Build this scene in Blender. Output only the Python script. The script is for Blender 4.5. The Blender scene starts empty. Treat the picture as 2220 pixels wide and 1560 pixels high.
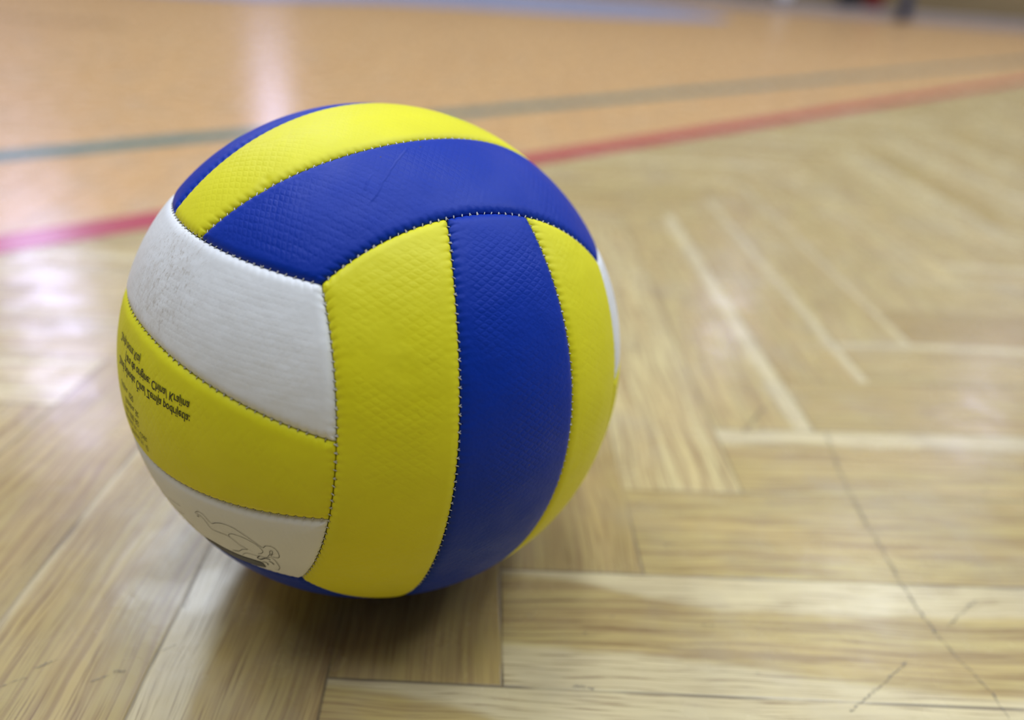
import bpy, math, random
import numpy as np
from mathutils import Vector, Matrix

SC = bpy.context.scene
COL = SC.collection
R = 0.105                                   # ball radius, metres

# ------------------------------------------------------------------ camera
CAM_H = 0.26482
cam = bpy.data.cameras.new('camera')
cam.sensor_fit = 'HORIZONTAL'; cam.sensor_width = 36.0
cam.lens = 1659.46 / 2220 * 36.0
cam.clip_start = 0.01; cam.clip_end = 200
cam.dof.use_dof = True
cam.dof.focus_distance = 0.262
cam.dof.aperture_fstop = cam.lens / 7.4
cam.dof.aperture_blades = 0
cam_ob = bpy.data.objects.new('camera', cam); COL.objects.link(cam_ob)
RI = Vector((0.99675, 0.03759, 0.07126)); UP = Vector((-0.08057, 0.46504, 0.88162)); FW = Vector((0.0, 0.88449, -0.46656))
mt = Matrix((RI, UP, -FW)).transposed().to_4x4(); mt.translation = (0, 0, CAM_H)
cam_ob.matrix_world = mt
SC.camera = cam_ob

# ------------------------------------------------------------------ view, world
SC.view_settings.view_transform = 'Standard'
SC.view_settings.look = 'None'
SC.view_settings.exposure = 0.0
SC.view_settings.gamma = 1.0
SC.view_settings.use_curve_mapping = False
try:
    SC.cycles.use_denoising = True
    SC.cycles.max_bounces = 7; SC.cycles.diffuse_bounces = 4
    SC.cycles.sample_clamp_indirect = 6
except Exception: pass
world = bpy.data.worlds.new('world'); SC.world = world
world.use_nodes = True
world.node_tree.nodes['Background'].inputs[0].default_value = (0.75, 0.82, 1.0, 1)
world.node_tree.nodes['Background'].inputs[1].default_value = 1.0

# room extents
X0, X1, Y0, Y1, ZC = -7.0, 9.0, -7.0, 7.75, 6.0
LEDGE, LEDGE_D = 0.065, 0.40              # low grey ledge along the far wall

# ceiling lamps (x, y) : rectangular fixtures on the ceiling
LAMPS = [(-3.3, 6.3), (4.2, 6.6), (-2.6, 2.3), (0.0, 2.3), (2.6, 2.3), (-2.6, -0.6), (0.0, -0.6), (2.6, -0.6), (5.6, 2.3), (7.4, 5.2)]
LAMP_POWER = 105.0
for x, y in LAMPS:
    l = bpy.data.lights.new('lamp', 'AREA'); l.shape = 'RECTANGLE'; l.size = 0.9; l.size_y = 1.9
    l.energy = LAMP_POWER * {(4.2, 6.6): 0.42, (-3.3, 6.3): 0.80, (-2.6, -0.6): 0.7, (0.0, -0.6): 0.7, (2.6, -0.6): 0.7}.get((x, y), 1.0); l.color = (0.78, 0.87, 1.0)
    o = bpy.data.objects.new('lamp', l); COL.objects.link(o); o.location = (x, y, ZC - 0.10)
# daylight through the windows: (x centre, z centre, width, height, power)
WINS = [(-5.25, 4.2, 0.70, 2.6, 62.0), (-2.55, 1.75, 0.30, 1.0, 4.2), (2.28, 3.2, 0.30, 0.42, 5.0), (5.35, 4.1, 0.42, 0.5, 9.0)]
for x, z, w, h, p in WINS:
    l = bpy.data.lights.new('daylight', 'AREA'); l.shape = 'RECTANGLE'; l.size = w; l.size_y = h
    l.energy = p; l.color = (0.60, 0.58, 1.0)
    o = bpy.data.objects.new('daylight', l); COL.objects.link(o); o.location = (x, Y1 - 0.03, z)
    o.rotation_euler = (math.radians(-90), 0, 0)

# ------------------------------------------------------------------ node helpers
def mat(name):
    m = bpy.data.materials.new(name); m.use_nodes = True
    nt = m.node_tree; b = nt.nodes['Principled BSDF']
    return m, nt, b
def N(nt, t, **kw):
    n = nt.nodes.new(t)
    for k, v in kw.items():
        if k.startswith('i_'): n.inputs[k[2:].replace('_', ' ')].default_value = v
        else: setattr(n, k, v)
    return n
def put(nt, sock, v):
    if hasattr(v, 'is_linked') or hasattr(v, 'links'): nt.links.new(v, sock)
    else: sock.default_value = v
def MA(nt, op, a, b=None, c=None, clamp=False):
    n = nt.nodes.new('ShaderNodeMath'); n.operation = op; n.use_clamp = clamp
    put(nt, n.inputs[0], a)
    if b is not None: put(nt, n.inputs[1], b)
    if c is not None: put(nt, n.inputs[2], c)
    return n.outputs[0]
def MIX(nt, f, a, b, blend='MIX'):
    n = nt.nodes.new('ShaderNodeMix'); n.data_type = 'RGBA'; n.blend_type = blend
    put(nt, n.inputs[0], f); put(nt, n.inputs[6], a); put(nt, n.inputs[7], b)
    return n.outputs[2]
def RAMP(nt, v, lo, hi, a=0.0, b=1.0, smooth=True):
    n = nt.nodes.new('ShaderNodeMapRange'); n.interpolation_type = 'SMOOTHSTEP' if smooth else 'LINEAR'
    put(nt, n.inputs[0], v); n.inputs[1].default_value = lo; n.inputs[2].default_value = hi
    n.inputs[3].default_value = a; n.inputs[4].default_value = b
    return n.outputs[0]
def NOISE(nt, vec, scale, detail=2.0, rough=0.5, w=None, dist=0.0):
    n = nt.nodes.new('ShaderNodeTexNoise'); n.inputs['Scale'].default_value = scale
    n.inputs['Detail'].default_value = detail; n.inputs['Roughness'].default_value = rough; n.inputs['Distortion'].default_value = dist
    put(nt, n.inputs['Vector'], vec)
    if w is not None:
        n.noise_dimensions = '4D'; put(nt, n.inputs['W'], w)
    return n.outputs[0]
def VEC(nt, x, y, z=0.0):
    n = nt.nodes.new('ShaderNodeCombineXYZ')
    for i, v in enumerate((x, y, z)): put(nt, n.inputs[i], v)
    return n.outputs[0]
def simple(name, rgb, rough=0.6, spec=0.5, var=0.0, scale=8.0):
    m, nt, b = mat(name)
    b.inputs['Roughness'].default_value = rough; b.inputs['Specular IOR Level'].default_value = spec
    tc = N(nt, 'ShaderNodeTexCoord')
    n = NOISE(nt, tc.outputs['Object'], scale, 3.0)
    f = RAMP(nt, n, 0.3, 0.7)
    c = MIX(nt, f, tuple(v * (1 - var) for v in rgb) + (1,), tuple(min(1, v * (1 + var)) for v in rgb) + (1,))
    nt.links.new(c, b.inputs['Base Color'])
    return m

def mesh_obj(name, verts, faces, material=None, parent=None, smooth=False):
    me = bpy.data.meshes.new(name)
    me.from_pydata([tuple(v) for v in verts], [], [tuple(f) for f in faces]); me.update()
    if smooth: me.polygons.foreach_set('use_smooth', [True] * len(me.polygons))
    o = bpy.data.objects.new(name, me); COL.objects.link(o)
    if material: me.materials.append(material)
    if parent: o.parent = parent
    return o
def tag(o, label=None, cat=None, kind=None, group=None):
    if label: o['label'] = label
    if cat: o['category'] = cat
    if kind: o['kind'] = kind
    if group: o['group'] = group
    return o
def box(verts, faces, x0, x1, y0, y1, z0, z1):
    b = len(verts)
    for z in (z0, z1):
        for x, y in ((x0, y0), (x1, y0), (x1, y1), (x0, y1)): verts.append((x, y, z))
    for f in ((3, 2, 1, 0), (4, 5, 6, 7), (0, 1, 5, 4), (1, 2, 6, 5), (2, 3, 7, 6), (3, 0, 4, 7)): faces.append(tuple(b + i for i in f))

# ------------------------------------------------------------------ floor: herringbone oak boards
GA, GX, GY, GW = 0.05412, -0.06073, 0.14026, 0.07033      # grid angle, origin, board width
NB = 7                                                     # board length / width
CX = (-0.0124, -0.0275, 0.0198, -0.0014, 0.011, -0.0065)
CY = (-0.0617, 0.0378, 0.0207, -0.0019, -0.017, 0.0091)
def gwarp(i, j):
    """the parquet is not laid perfectly true: small offsets near the ball, in board widths"""
    a, b = min(max(i, -3.5), 6.5), min(max(j, -0.5), 7.0)
    fade = 1.0
    dx = sum(c * t for c, t in zip(CX, (1, a, b, a * a, a * b, b * b)))
    dy = sum(c * t for c, t in zip(CY, (1, a, b, a * a, a * b, b * b)))
    i2, j2 = i - dx * fade, j - dy * fade
    return (GX + GW * (i2 * math.cos(GA) - j2 * math.sin(GA)), GY + GW * (i2 * math.sin(GA) + j2 * math.cos(GA)))
# (tone, sap at low edge, sap at high edge) fixed for the boards nearest the camera; others random
FIX = {('H', 0, 0): (0.60, 0.0, 0.34), ('H', 1, 0): (0.48, 0.34, 0.32), ('H', 2, 0): (0.52, 0.0, 0.0), ('H', 3, 0): (0.50, 0.0, 0.26),
       ('H', 4, 0): (0.58, 0.0, 0.0), ('H', 5, 0): (0.48, 0.0, 0.16), ('H', 6, 0): (0.80, 0.0, 0.0),
       ('V', 0, 0): (0.80, 0.0, 0.0), ('V', -1, 0): (0.70, 0.30, 0.0), ('V', -2, 0): (0.68, 0.05, 0.0), ('V', -3, 0): (0.76, 0.0, 0.0),
       ('V', 1, 0): (0.70, 0.0, 0.0), ('V', 2, 0): (0.18, 0.0, 0.0), ('V', 3, 0): (0.40, 0.0, 0.22), ('V', 4, 0): (0.46, 0.0, 0.14),
       ('V', 5, 0): (0.45, 0.0, 0.10), ('H', -1, 0): (0.6, 0.0, 0.0)}
def build_floor():
    rnd = random.Random(11)
    verts, faces, uvs, cols, c2 = [], [], [], [], []
    lo_i, hi_i, lo_j, hi_j = -16, 34, -8, 46
    seg = 7
    def board(kind, i0, j0, key):
        tone, s0, s1 = FIX.get(key, (None, 0, 0))
        if tone is None:
            tone = rnd.uniform(0.0, 0.50)
            s0 = rnd.choice((0, 0, 0, 0, 0, 0, rnd.uniform(0.1, 0.28))); s1 = rnd.choice((0, 0, 0, 0, 0, 0, rnd.uniform(0.1, 0.28)))
        seed = rnd.random()
        for s in range(seg):
            b = len(verts)
            u0, u1 = NB * s / seg, NB * (s + 1) / seg
            if kind == 'H': c = [(i0 + u0, j0), (i0 + u1, j0), (i0 + u1, j0 + 1), (i0 + u0, j0 + 1)]; uv = [(u0, 0), (u1, 0), (u1, 1), (u0, 1)]
            else: c = [(i0, j0 + u0), (i0 + 1, j0 + u0), (i0 + 1, j0 + u1), (i0, j0 + u1)]; uv = [(u0, 0), (u0, 1), (u1, 1), (u1, 0)]
            for p in c:
                x, y = gwarp(*p); verts.append((x, y, 0.0))
            faces.append((b, b + 1, b + 2, b + 3)); uvs.extend(uv)
            cols.extend([(tone, s0, s1, 1.0)] * 4); c2.extend([(seed, 1.0 if key in (('H', 1, 0), ('H', 0, 0)) else 0.0, 1 if kind == 'H' else 0, 1)] * 4)
    for k in range(-40, 60):
        for m in range(-6, 7):
            i0, j0 = k + 2 * NB * m, k
            if lo_i - NB < i0 < hi_i and lo_j - 1 < j0 < hi_j: board('H', i0, j0, ('H', k, m))
            i0, j0 = k + 2 * NB * m, k + 1
            if lo_i < i0 < hi_i and lo_j - NB < j0 < hi_j: board('V', i0, j0, ('V', k, m))
    near = np.array(verts)
    # the rest of the hall floor, same material, boards random by texture (fills around the modelled boards)
    return verts, faces, uvs, cols, c2

def floor_material():
    m, nt, b = mat('oak_parquet')
    uv = N(nt, 'ShaderNodeUVMap', uv_map='board'); sp = N(nt, 'ShaderNodeSeparateXYZ'); nt.links.new(uv.outputs[0], sp.inputs[0])
    u, v = sp.outputs[0], sp.outputs[1]            # in board widths
    a1 = N(nt, 'ShaderNodeVertexColor', layer_name='look'); s1 = N(nt, 'ShaderNodeSeparateColor'); nt.links.new(a1.outputs[0], s1.inputs[0])
    a2 = N(nt, 'ShaderNodeVertexColor', layer_name='seed'); s2 = N(nt, 'ShaderNodeSeparateColor'); nt.links.new(a2.outputs[0], s2.inputs[0])
    tone, sap0, sap1 = s1.outputs[0], s1.outputs[1], s1.outputs[2]
    seed = MA(nt, 'MULTIPLY', s2.outputs[0], 53.0)
    # long-wave warp of the grain
    wv = NOISE(nt, VEC(nt, MA(nt, 'MULTIPLY', u, 0.55), MA(nt, 'MULTIPLY', v, 0.8)), 1.0, 2.0, 0.5, w=seed)
    vw = MA(nt, 'ADD', v, MA(nt, 'MULTIPLY', MA(nt, 'SUBTRACT', wv, 0.5), 0.24))
    # grain: fine streaks along u
    g1 = NOISE(nt, VEC(nt, MA(nt, 'MULTIPLY', u, 0.75), MA(nt, 'MULTIPLY', vw, 24.0)), 1.0, 4.0, 0.6, w=seed)
    g2 = NOISE(nt, VEC(nt, MA(nt, 'MULTIPLY', u, 1.7), MA(nt, 'MULTIPLY', vw, 78.0)), 1.0, 3.0, 0.6, w=seed)
    g3 = NOISE(nt, VEC(nt, MA(nt, 'MULTIPLY', u, 0.5), MA(nt, 'MULTIPLY', vw, 4.0)), 1.0, 2.0, 0.5, w=seed)
    pores = RAMP(nt, g2, 0.53, 0.66)
    light = (0.68, 0.57, 0.29, 1); mid = (0.50, 0.390, 0.150, 1); dark = (0.35, 0.240, 0.080, 1)
    base = MIX(nt, RAMP(nt, tone, 0.0, 0.5, smooth=False), light, mid)
    base = MIX(nt, RAMP(nt, tone, 0.5, 1.0, smooth=False), base, dark)
    base = MIX(nt, RAMP(nt, g3, 0.35, 0.7, 0.0, 0.45), base, (0.56, 0.39, 0.15, 1))
    base = MIX(nt, RAMP(nt, g1, 0.40, 0.66, 0.0, 0.72), base, (0.29, 0.185, 0.080, 1))
    # sapwood bands along the edges
    sw = NOISE(nt, VEC(nt, MA(nt, 'MULTIPLY', u, 0.8), 0.0), 1.0, 3.0, 0.6, w=seed)
    swo = MA(nt, 'MULTIPLY', MA(nt, 'SUBTRACT', sw, 0.5), 0.30)
    def band(edge, width):
        d = MA(nt, 'SUBTRACT', MA(nt, 'ADD', width, MA(nt, 'MULTIPLY', swo, RAMP(nt, width, 0.0, 0.3))), edge)
        f = RAMP(nt, d, -0.03, 0.06)
        return MA(nt, 'MULTIPLY', f, RAMP(nt, width, 0.01, 0.03))
    flag = s2.outputs[1]                           # boards whose sapwood tapers along their length
    sap1t = MA(nt, 'MULTIPLY', sap1, MA(nt, 'SUBTRACT', 1.0, MA(nt, 'MULTIPLY', flag, RAMP(nt, u, 0.0, 1.6, 0.82, 0.0))))
    sap0t = MA(nt, 'MULTIPLY', sap0, MA(nt, 'SUBTRACT', 1.0, MA(nt, 'MULTIPLY', flag, RAMP(nt, u, 0.2, 3.0, 0.0, 0.75))))
    sap = MA(nt, 'MAXIMUM', band(v, sap0t), band(MA(nt, 'SUBTRACT', 1.0, v), sap1t))
    sapc = MIX(nt, RAMP(nt, g1, 0.4, 0.75, 0, 0.35), (0.70, 0.60, 0.36, 1), (0.50, 0.40, 0.21, 1))
    base = MIX(nt, MA(nt, 'MULTIPLY', sap, 0.72), base, sapc)
    base = MIX(nt, MA(nt, 'MULTIPLY', pores, 0.70), base, (0.19, 0.105, 0.045, 1))
    # object space: stained court beyond the red line
    tc = N(nt, 'ShaderNodeTexCoord'); so = N(nt, 'ShaderNodeSeparateXYZ'); nt.links.new(tc.outputs['Object'], so.inputs[0])
    X, Y = so.outputs[0], so.outputs[1]
    side = MA(nt, 'SUBTRACT', MA(nt, 'MULTIPLY', MA(nt, 'SUBTRACT', Y, RED[0][1]), RED_D[0]), MA(nt, 'MULTIPLY', MA(nt, 'SUBTRACT', X, RED[0][0]), RED_D[1]))
    court = RAMP(nt, side, -0.001, 0.001)
    stained = MIX(nt, 0.70, MIX(nt, 1.0, base, (1.0, 0.78, 0.50, 1), 'MULTIPLY'), (0.72, 0.43, 0.205, 1))
    base = MIX(nt, court, base, stained)
    # scuffs and dirt
    d1 = NOISE(nt, tc.outputs['Object'], 46.0, 5.0, 0.65, dist=0.6)
    d2 = NOISE(nt, tc.outputs['Object'], 7.0, 3.0, 0.6)
    dirt = MA(nt, 'MULTIPLY', RAMP(nt, d1, 0.63, 0.72), RAMP(nt, d2, 0.45, 0.62))
    base = MIX(nt, MA(nt, 'MULTIPLY', dirt, 0.50), base, (0.13, 0.12, 0.115, 1))
    greyf = RAMP(nt, NOISE(nt, tc.outputs['Object'], 13.0, 4.0, 0.6), 0.45, 0.75, 0.0, 0.30)
    base = MIX(nt, greyf, base, (0.40, 0.35, 0.27, 1))
    # joints
    e1 = MA(nt, 'MINIMUM', v, MA(nt, 'SUBTRACT', 1.0, v)); e2 = MA(nt, 'MINIMUM', u, MA(nt, 'SUBTRACT', float(NB), u))
    e = MA(nt, 'MINIMUM', e1, e2)
    jn = NOISE(nt, tc.outputs['Object'], 18.0, 2.0)
    joint = MA(nt, 'MULTIPLY', RAMP(nt, e, 0.005, 0.013, 1.0, 0.0), RAMP(nt, jn, 0.35, 0.6, 0.25, 0.95))
    base = MIX(nt, MA(nt, 'MULTIPLY', joint, 0.8), base, (0.10, 0.075, 0.05, 1))
    nt.links.new(base, b.inputs['Base Color'])
    rr = NOISE(nt, tc.outputs['Object'], 30.0, 3.0)
    nt.links.new(RAMP(nt, rr, 0.3, 0.7, FLOOR_ROUGH - 0.04, FLOOR_ROUGH + 0.06), b.inputs['Roughness'])
    b.inputs['Specular IOR Level'].default_value = 0.62
    bp = N(nt, 'ShaderNodeBump'); bp.inputs['Strength'].default_value = 0.35; bp.inputs['Distance'].default_value = 0.0006
    wavy = NOISE(nt, tc.outputs['Object'], 60.0, 3.0)
    h = MA(nt, 'SUBTRACT', MA(nt, 'ADD', MA(nt, 'MULTIPLY', wavy, 0.8), MA(nt, 'MULTIPLY', g1, 0.3)), MA(nt, 'MULTIPLY', joint, 1.0))
    nt.links.new(h, bp.inputs['Height']); nt.links.new(bp.outputs[0], b.inputs['Normal'])
    return m
FLOOR_ROUGH = 0.23
# red boundary line: near edge points on the floor and direction
RED = [(-0.452, 0.630), (1.75, 2.92)]
_dx, _dy = RED[1][0] - RED[0][0], RED[1][1] - RED[0][1]; _l = math.hypot(_dx, _dy)
RED_D = (_dx / _l, _dy / _l); RED_N = (-_dy / _l, _dx / _l)
FM = floor_material()
verts, faces, uvs, cols, c2 = build_floor()
# far floor: large plain of boards, drawn as coarser rows of the same boards (all four sides around the near field)
nearx = [v[0] for v in verts]; neary = [v[1] for v in verts]
floor = mesh_obj('floor', verts, faces, FM)
def set_attrs(o, uvs, cols, c2):
    me = o.data
    ul = me.uv_layers.new(name='board'); ul.data.foreach_set('uv', np.array(uvs, dtype=np.float32).ravel())
    ca = me.color_attributes.new('look', 'FLOAT_COLOR', 'CORNER'); ca.data.foreach_set('color', np.array(cols, dtype=np.float32).ravel())
    cb = me.color_attributes.new('seed', 'FLOAT_COLOR', 'CORNER'); cb.data.foreach_set('color', np.array(c2, dtype=np.float32).ravel())
set_attrs(floor, uvs, cols, c2)
tag(floor, kind='structure')
# a sub-floor of the same wood just below, reaching to the walls (boards in straight rows)
def build_far():
    rnd = random.Random(5)
    verts, faces, uvs, cols, c2 = [], [], [], [], []
    bw, bl = 0.14, 0.98
    y = Y0
    while y < Y1:
        x = X0 - rnd.random() * bl; 
        while x < X1:
            xa, xb = max(x, X0), min(x + bl, X1)
            b = len(verts)
            ya, yb = y, min(y + bw, Y1)
            verts += [(xa, ya, -0.002), (xb, ya, -0.002), (xb, yb, -0.002), (xa, yb, -0.002)]
            faces.append((b, b + 1, b + 2, b + 3)); uvs += [(0, 0), (7, 0), (7, 1), (0, 1)]
            t = rnd.uniform(0.3, 0.7); s = rnd.random()
            cols += [(t, 0, 0, 1)] * 4; c2 += [(s, 0, 0, 1)] * 4
            x += bl
        y += bw
    o = mesh_obj('floor', verts, faces, FM); set_attrs(o, uvs, cols, c2); tag(o, kind='structure')
    return o
build_far()

# painted court lines
def line_mat(name, rgb, alpha_wear=0.18):
    m, nt, b = mat(name)
    tc = N(nt, 'ShaderNodeTexCoord')
    w = RAMP(nt, NOISE(nt, tc.outputs['Object'], 9.0, 4.0, 0.6), 0.4, 0.8, 0.0, alpha_wear)
    nt.links.new(MIX(nt, w, tuple(rgb) + (1,), (0.45, 0.28, 0.12, 1)), b.inputs['Base Color'])
    b.inputs['Roughness'].default_value = FLOOR_ROUGH; b.inputs['Specular IOR Level'].default_value = 0.62
    return m
def strip(name, p, q, width, m, z=0.0004, label=None):
    """painted band: near edge from p to q, width away from the camera"""
    dx, dy = q[0] - p[0], q[1] - p[1]; l = math.hypot(dx, dy); n = (-dy / l, dx / l); d = (dx / l, dy / l)
    vs, fs = [], []
    K = 40
    for k in range(K + 1):
        t = k / K
        x, y = p[0] + dx * t, p[1] + dy * t
        vs += [(x, y, z), (x + n[0] * width, y + n[1] * width, z)]
    for k in range(K): fs.append((2 * k, 2 * k + 2, 2 * k + 3, 2 * k + 1))
    o = mesh_obj(name, vs, fs, m, floor)
    if label: o['label'] = label
    return o
def ext(p, d, a, b): return (p[0] + d[0] * a, p[1] + d[1] * a), (p[0] + d[0] * b, p[1] + d[1] * b)
a, b_ = ext(RED[0], RED_D, -2.2, 6.2)
strip('court_line', a, b_, 0.050, line_mat('red_paint', (0.44, 0.045, 0.075), 0.10), label='red painted boundary line')
G0, G1 = (-0.640, 0.905), (1.62, 3.20)
gl = math.hypot(G1[0] - G0[0], G1[1] - G0[1]); gd = ((G1[0] - G0[0]) / gl, (G1[1] - G0[1]) / gl)
a, b_ = ext(G0, gd, -2.2, 6.0)
strip('court_line', a, b_, 0.052, line_mat('green_paint', (0.085, 0.20, 0.185), 0.15), label='dark green painted court line')
# light blue painted zone with a rounded end, far out on the court
BZ = [(-2.2, 3.55), (-1.3, 3.80), (-0.80, 4.28), (-0.42, 4.42), (0.07, 4.50), (0.60, 4.74), (1.10, 5.12), (1.24, 5.45), (1.16, 5.85), (1.02, 6.3), (0.80, 6.55), (0.3, 6.7), (-2.2, 6.7)]
vs = [(x, y, 0.0004) for x, y in BZ]
o = mesh_obj('court_marking', vs, [tuple(range(len(vs)))], line_mat('light_blue_paint', (0.34, 0.40, 0.62), 0.1), floor)
o['label'] = 'light blue painted zone'

# a few long scratches and scuffs in the varnish near the camera
SCR = simple('scuff_grey', (0.15, 0.14, 0.125), 0.5, 0.4, 0.2, 40)
_nt = SCR.node_tree; _tc = N(_nt, 'ShaderNodeTexCoord')
_nt.links.new(RAMP(_nt, NOISE(_nt, _tc.outputs['Object'], 420.0, 3.0, 0.7), 0.38, 0.62, 0.06, 0.50), _nt.nodes['Principled BSDF'].inputs['Alpha'])
def scratch(pts, w):
    """thin worn line on the floor through grid points (board-width coordinates)"""
    P = [Vector(gwarp(*p)) for p in pts]
    Q = []
    for a_, c_ in zip(P[:-1], P[1:]):
        for k in range(8): Q.append(a_.lerp(c_, k / 8))
    Q.append(P[-1]); vs, fs = [], []
    rnd = random.Random(len(pts) * 7 + int(abs(pts[0][0]) * 10))
    for k, p in enumerate(Q):
        d = (Q[min(k + 1, len(Q) - 1)] - Q[max(k - 1, 0)]).normalized(); n = Vector((-d.y, d.x))
        ww = w * rnd.uniform(0.35, 1.0) * (0.2 if k in (0, len(Q) - 1) else 1)
        j = n * rnd.uniform(-0.3, 0.3) * w
        vs += [tuple(p + j - n * ww / 2) + (0.00025,), tuple(p + j + n * ww / 2) + (0.00025,)]
    for k in range(len(Q) - 1): fs.append((2 * k, 2 * k + 1, 2 * k + 3, 2 * k + 2))
    return vs, fs
SCRATCHES = [([(4.106, 4.007), (4.0, 3.509), (3.913, 2.946), (3.873, 2.414), (3.836, 1.959), (3.832, 1.705), (3.848, 1.511)], 0.0022), ([(3.844, 1.53), (3.883, 1.314), (3.933, 1.115), (3.923, 0.929)], 0.0013), ([(4.319, 1.885), (4.122, 1.739), (3.957, 1.62)], 0.0016), ([(3.525, 1.315), (3.396, 1.222), (3.244, 1.115), (3.098, 1.013), (2.993, 0.931)], 0.0014), ([(1.402, 1.017), (1.47, 1.028), (1.535, 1.019)], 0.0018), ([(-1.628, 0.943), (-1.573, 0.988), (-1.527, 1.026)], 0.0013), ([(-1.187, 0.958), (-1.121, 0.966)], 0.0022), ([(-1.279, 0.876), (-1.241, 0.905), (-1.201, 0.931)], 0.001), ([(-0.98, 1.129), (-0.939, 1.164), (-0.914, 1.184)], 0.0009), ([(-1.735, 0.81), (-1.682, 0.853), (-1.623, 0.883)], 0.001), ([(-1.02, 2.14), (-1.018, 1.894), (-1.003, 1.691), (-0.972, 1.481)], 0.001), ([(3.659, 4.457), (3.421, 4.138), (3.268, 3.924)], 0.0022), ([(2.209, 2.317), (2.288, 2.332)], 0.0016), ([(1.511, 1.431), (1.538, 1.444)], 0.0013), ([(1.698, 1.586), (1.745, 1.597)], 0.0012), ([(2.53, 1.182), (2.564, 1.184)], 0.0012), ([(5.148, 3.143), (5.183, 3.12)], 0.0016), ([(2.289, 1.548), (2.377, 1.541)], 0.001), ([(5.138, 7.134), (5.32, 7.127)], 0.005), ([(3.343, 6.313), (3.456, 6.293)], 0.004), ([(5.649, 4.689), (5.696, 4.663)], 0.003), ([(2.467, 5.764), (2.54, 5.707)], 0.003)]
vs, fs = [], []
for pts, w in SCRATCHES:
    a_, c_ = scratch(pts, w); b0 = len(vs); vs += a_; fs += [tuple(i + b0 for i in f) for f in c_]
o = mesh_obj('scuff_mark', vs, fs, SCR, floor); o['label'] = 'dark grey scuffs and scratches'; o['kind'] = 'stuff'

# ------------------------------------------------------------------ room shell
WALLP = simple('wall_panel', (0.27, 0.195, 0.10), 0.55, 0.3, 0.12, 1.5)
WALLW = simple('wall_paint', (0.34, 0.345, 0.35), 0.8, 0.2, 0.04, 1.0)
WALLD = simple('wall_dark_low_fill', (0.09, 0.085, 0.08), 0.7, 0.2, 0.08, 1.0)  # unseen wall behind the camera, coloured dark to cut fill light on the ball
CEIL = simple('ceiling_paint', (0.70, 0.73, 0.76), 0.9, 0.2, 0.03, 1.0)
BASE = simple('grey_skirting', (0.37, 0.33, 0.345), 0.5, 0.4, 0.08, 3.0)
def wall(name, x0, x1, y0, y1, z0, z1, m):
    v, f = [], []; box(v, f, x0, x1, y0, y1, z0, z1); return tag(mesh_obj(name, v, f, m), kind='structure')
# far wall in boxes around the windows (one mesh)
def wall_with_holes():
    v, f = [], []
    xs = sorted([(x - w / 2, x + w / 2, z - h / 2, z + h / 2) for x, z, w, h, p in WINS])
    cx = X0
    for a, b, c, d in xs:
        box(v, f, cx, a, Y1, Y1 + 0.2, 2.2, ZC); 
        cx = b
    box(v, f, cx, X1, Y1, Y1 + 0.2, 2.2, ZC)
    for a, b, c, d in xs:
        if d < ZC: box(v, f, a, b, Y1, Y1 + 0.2, max(d, 2.2), ZC)
        if c > 2.2: box(v, f, a, b, Y1, Y1 + 0.2, 2.2, c)
    # lower part
    v2, f2 = [], []; cx = X0
    for a, b, c, d in [t for t in xs if t[2] < 2.2]:
        box(v2, f2, cx, a, Y1, Y1 + 0.2, 0, 2.2); box(v2, f2, a, b, Y1, Y1 + 0.2, 0, c)
        if d < 2.2: box(v2, f2, a, b, Y1, Y1 + 0.2, d, 2.2)
        cx = b
    box(v2, f2, cx, X1, Y1, Y1 + 0.2, 0, 2.2)
    tag(mesh_obj('wall_back', v, f, simple('far_wall_paint', (0.62, 0.585, 0.60), 0.8, 0.2, 0.04, 1.0)), kind='structure')
    tag(mesh_obj('wall_back', v2, f2, WALLP), kind='structure')
wall_with_holes()
wall('wall_left', X0 - 0.2, X0, Y0, Y1, 0, ZC, WALLW)
wall('wall_right', X1, X1 + 0.2, Y0, Y1, 0, ZC, WALLW)
wall('wall_front', X0, X1, Y0 - 0.2, Y0, 0, ZC, WALLD)
wall('ceiling', X0, X1, Y0, Y1, ZC, ZC + 0.2, CEIL)
wall('baseboard_back', X0, X1, Y1 - LEDGE_D, Y1, 0, LEDGE, BASE)
GL = bpy.data.materials.new('window_glass'); GL.use_nodes = True
_b = GL.node_tree.nodes['Principled BSDF']; _b.inputs['Transmission Weight'].default_value = 1.0; _b.inputs['Roughness'].default_value = 0.3; _b.inputs['Base Color'].default_value = (0.9, 0.93, 1, 1)
FR = simple('window_frame_paint', (0.7, 0.7, 0.7), 0.5)
for n, (x, z, w, h, p) in enumerate(WINS):
    v, f = [], []; box(v, f, x - w / 2, x + w / 2, Y1 + 0.08, Y1 + 0.09, z - h / 2, z + h / 2)
    g = tag(mesh_obj('window_%d' % (n + 1), v, f, GL), kind='structure')
    v, f = [], []; t = 0.03
    for bx in ((x - w / 2, x - w / 2 + t, z - h / 2, z + h / 2), (x + w / 2 - t, x + w / 2, z - h / 2, z + h / 2), (x - w / 2 + t, x + w / 2 - t, z - h / 2, z - h / 2 + t), (x - w / 2 + t, x + w / 2 - t, z + h / 2 - t, z + h / 2)):
        box(v, f, bx[0], bx[1], Y1 + 0.05, Y1 + 0.12, bx[2], bx[3])
    mesh_obj('window_frame', v, f, FR, g)

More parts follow.
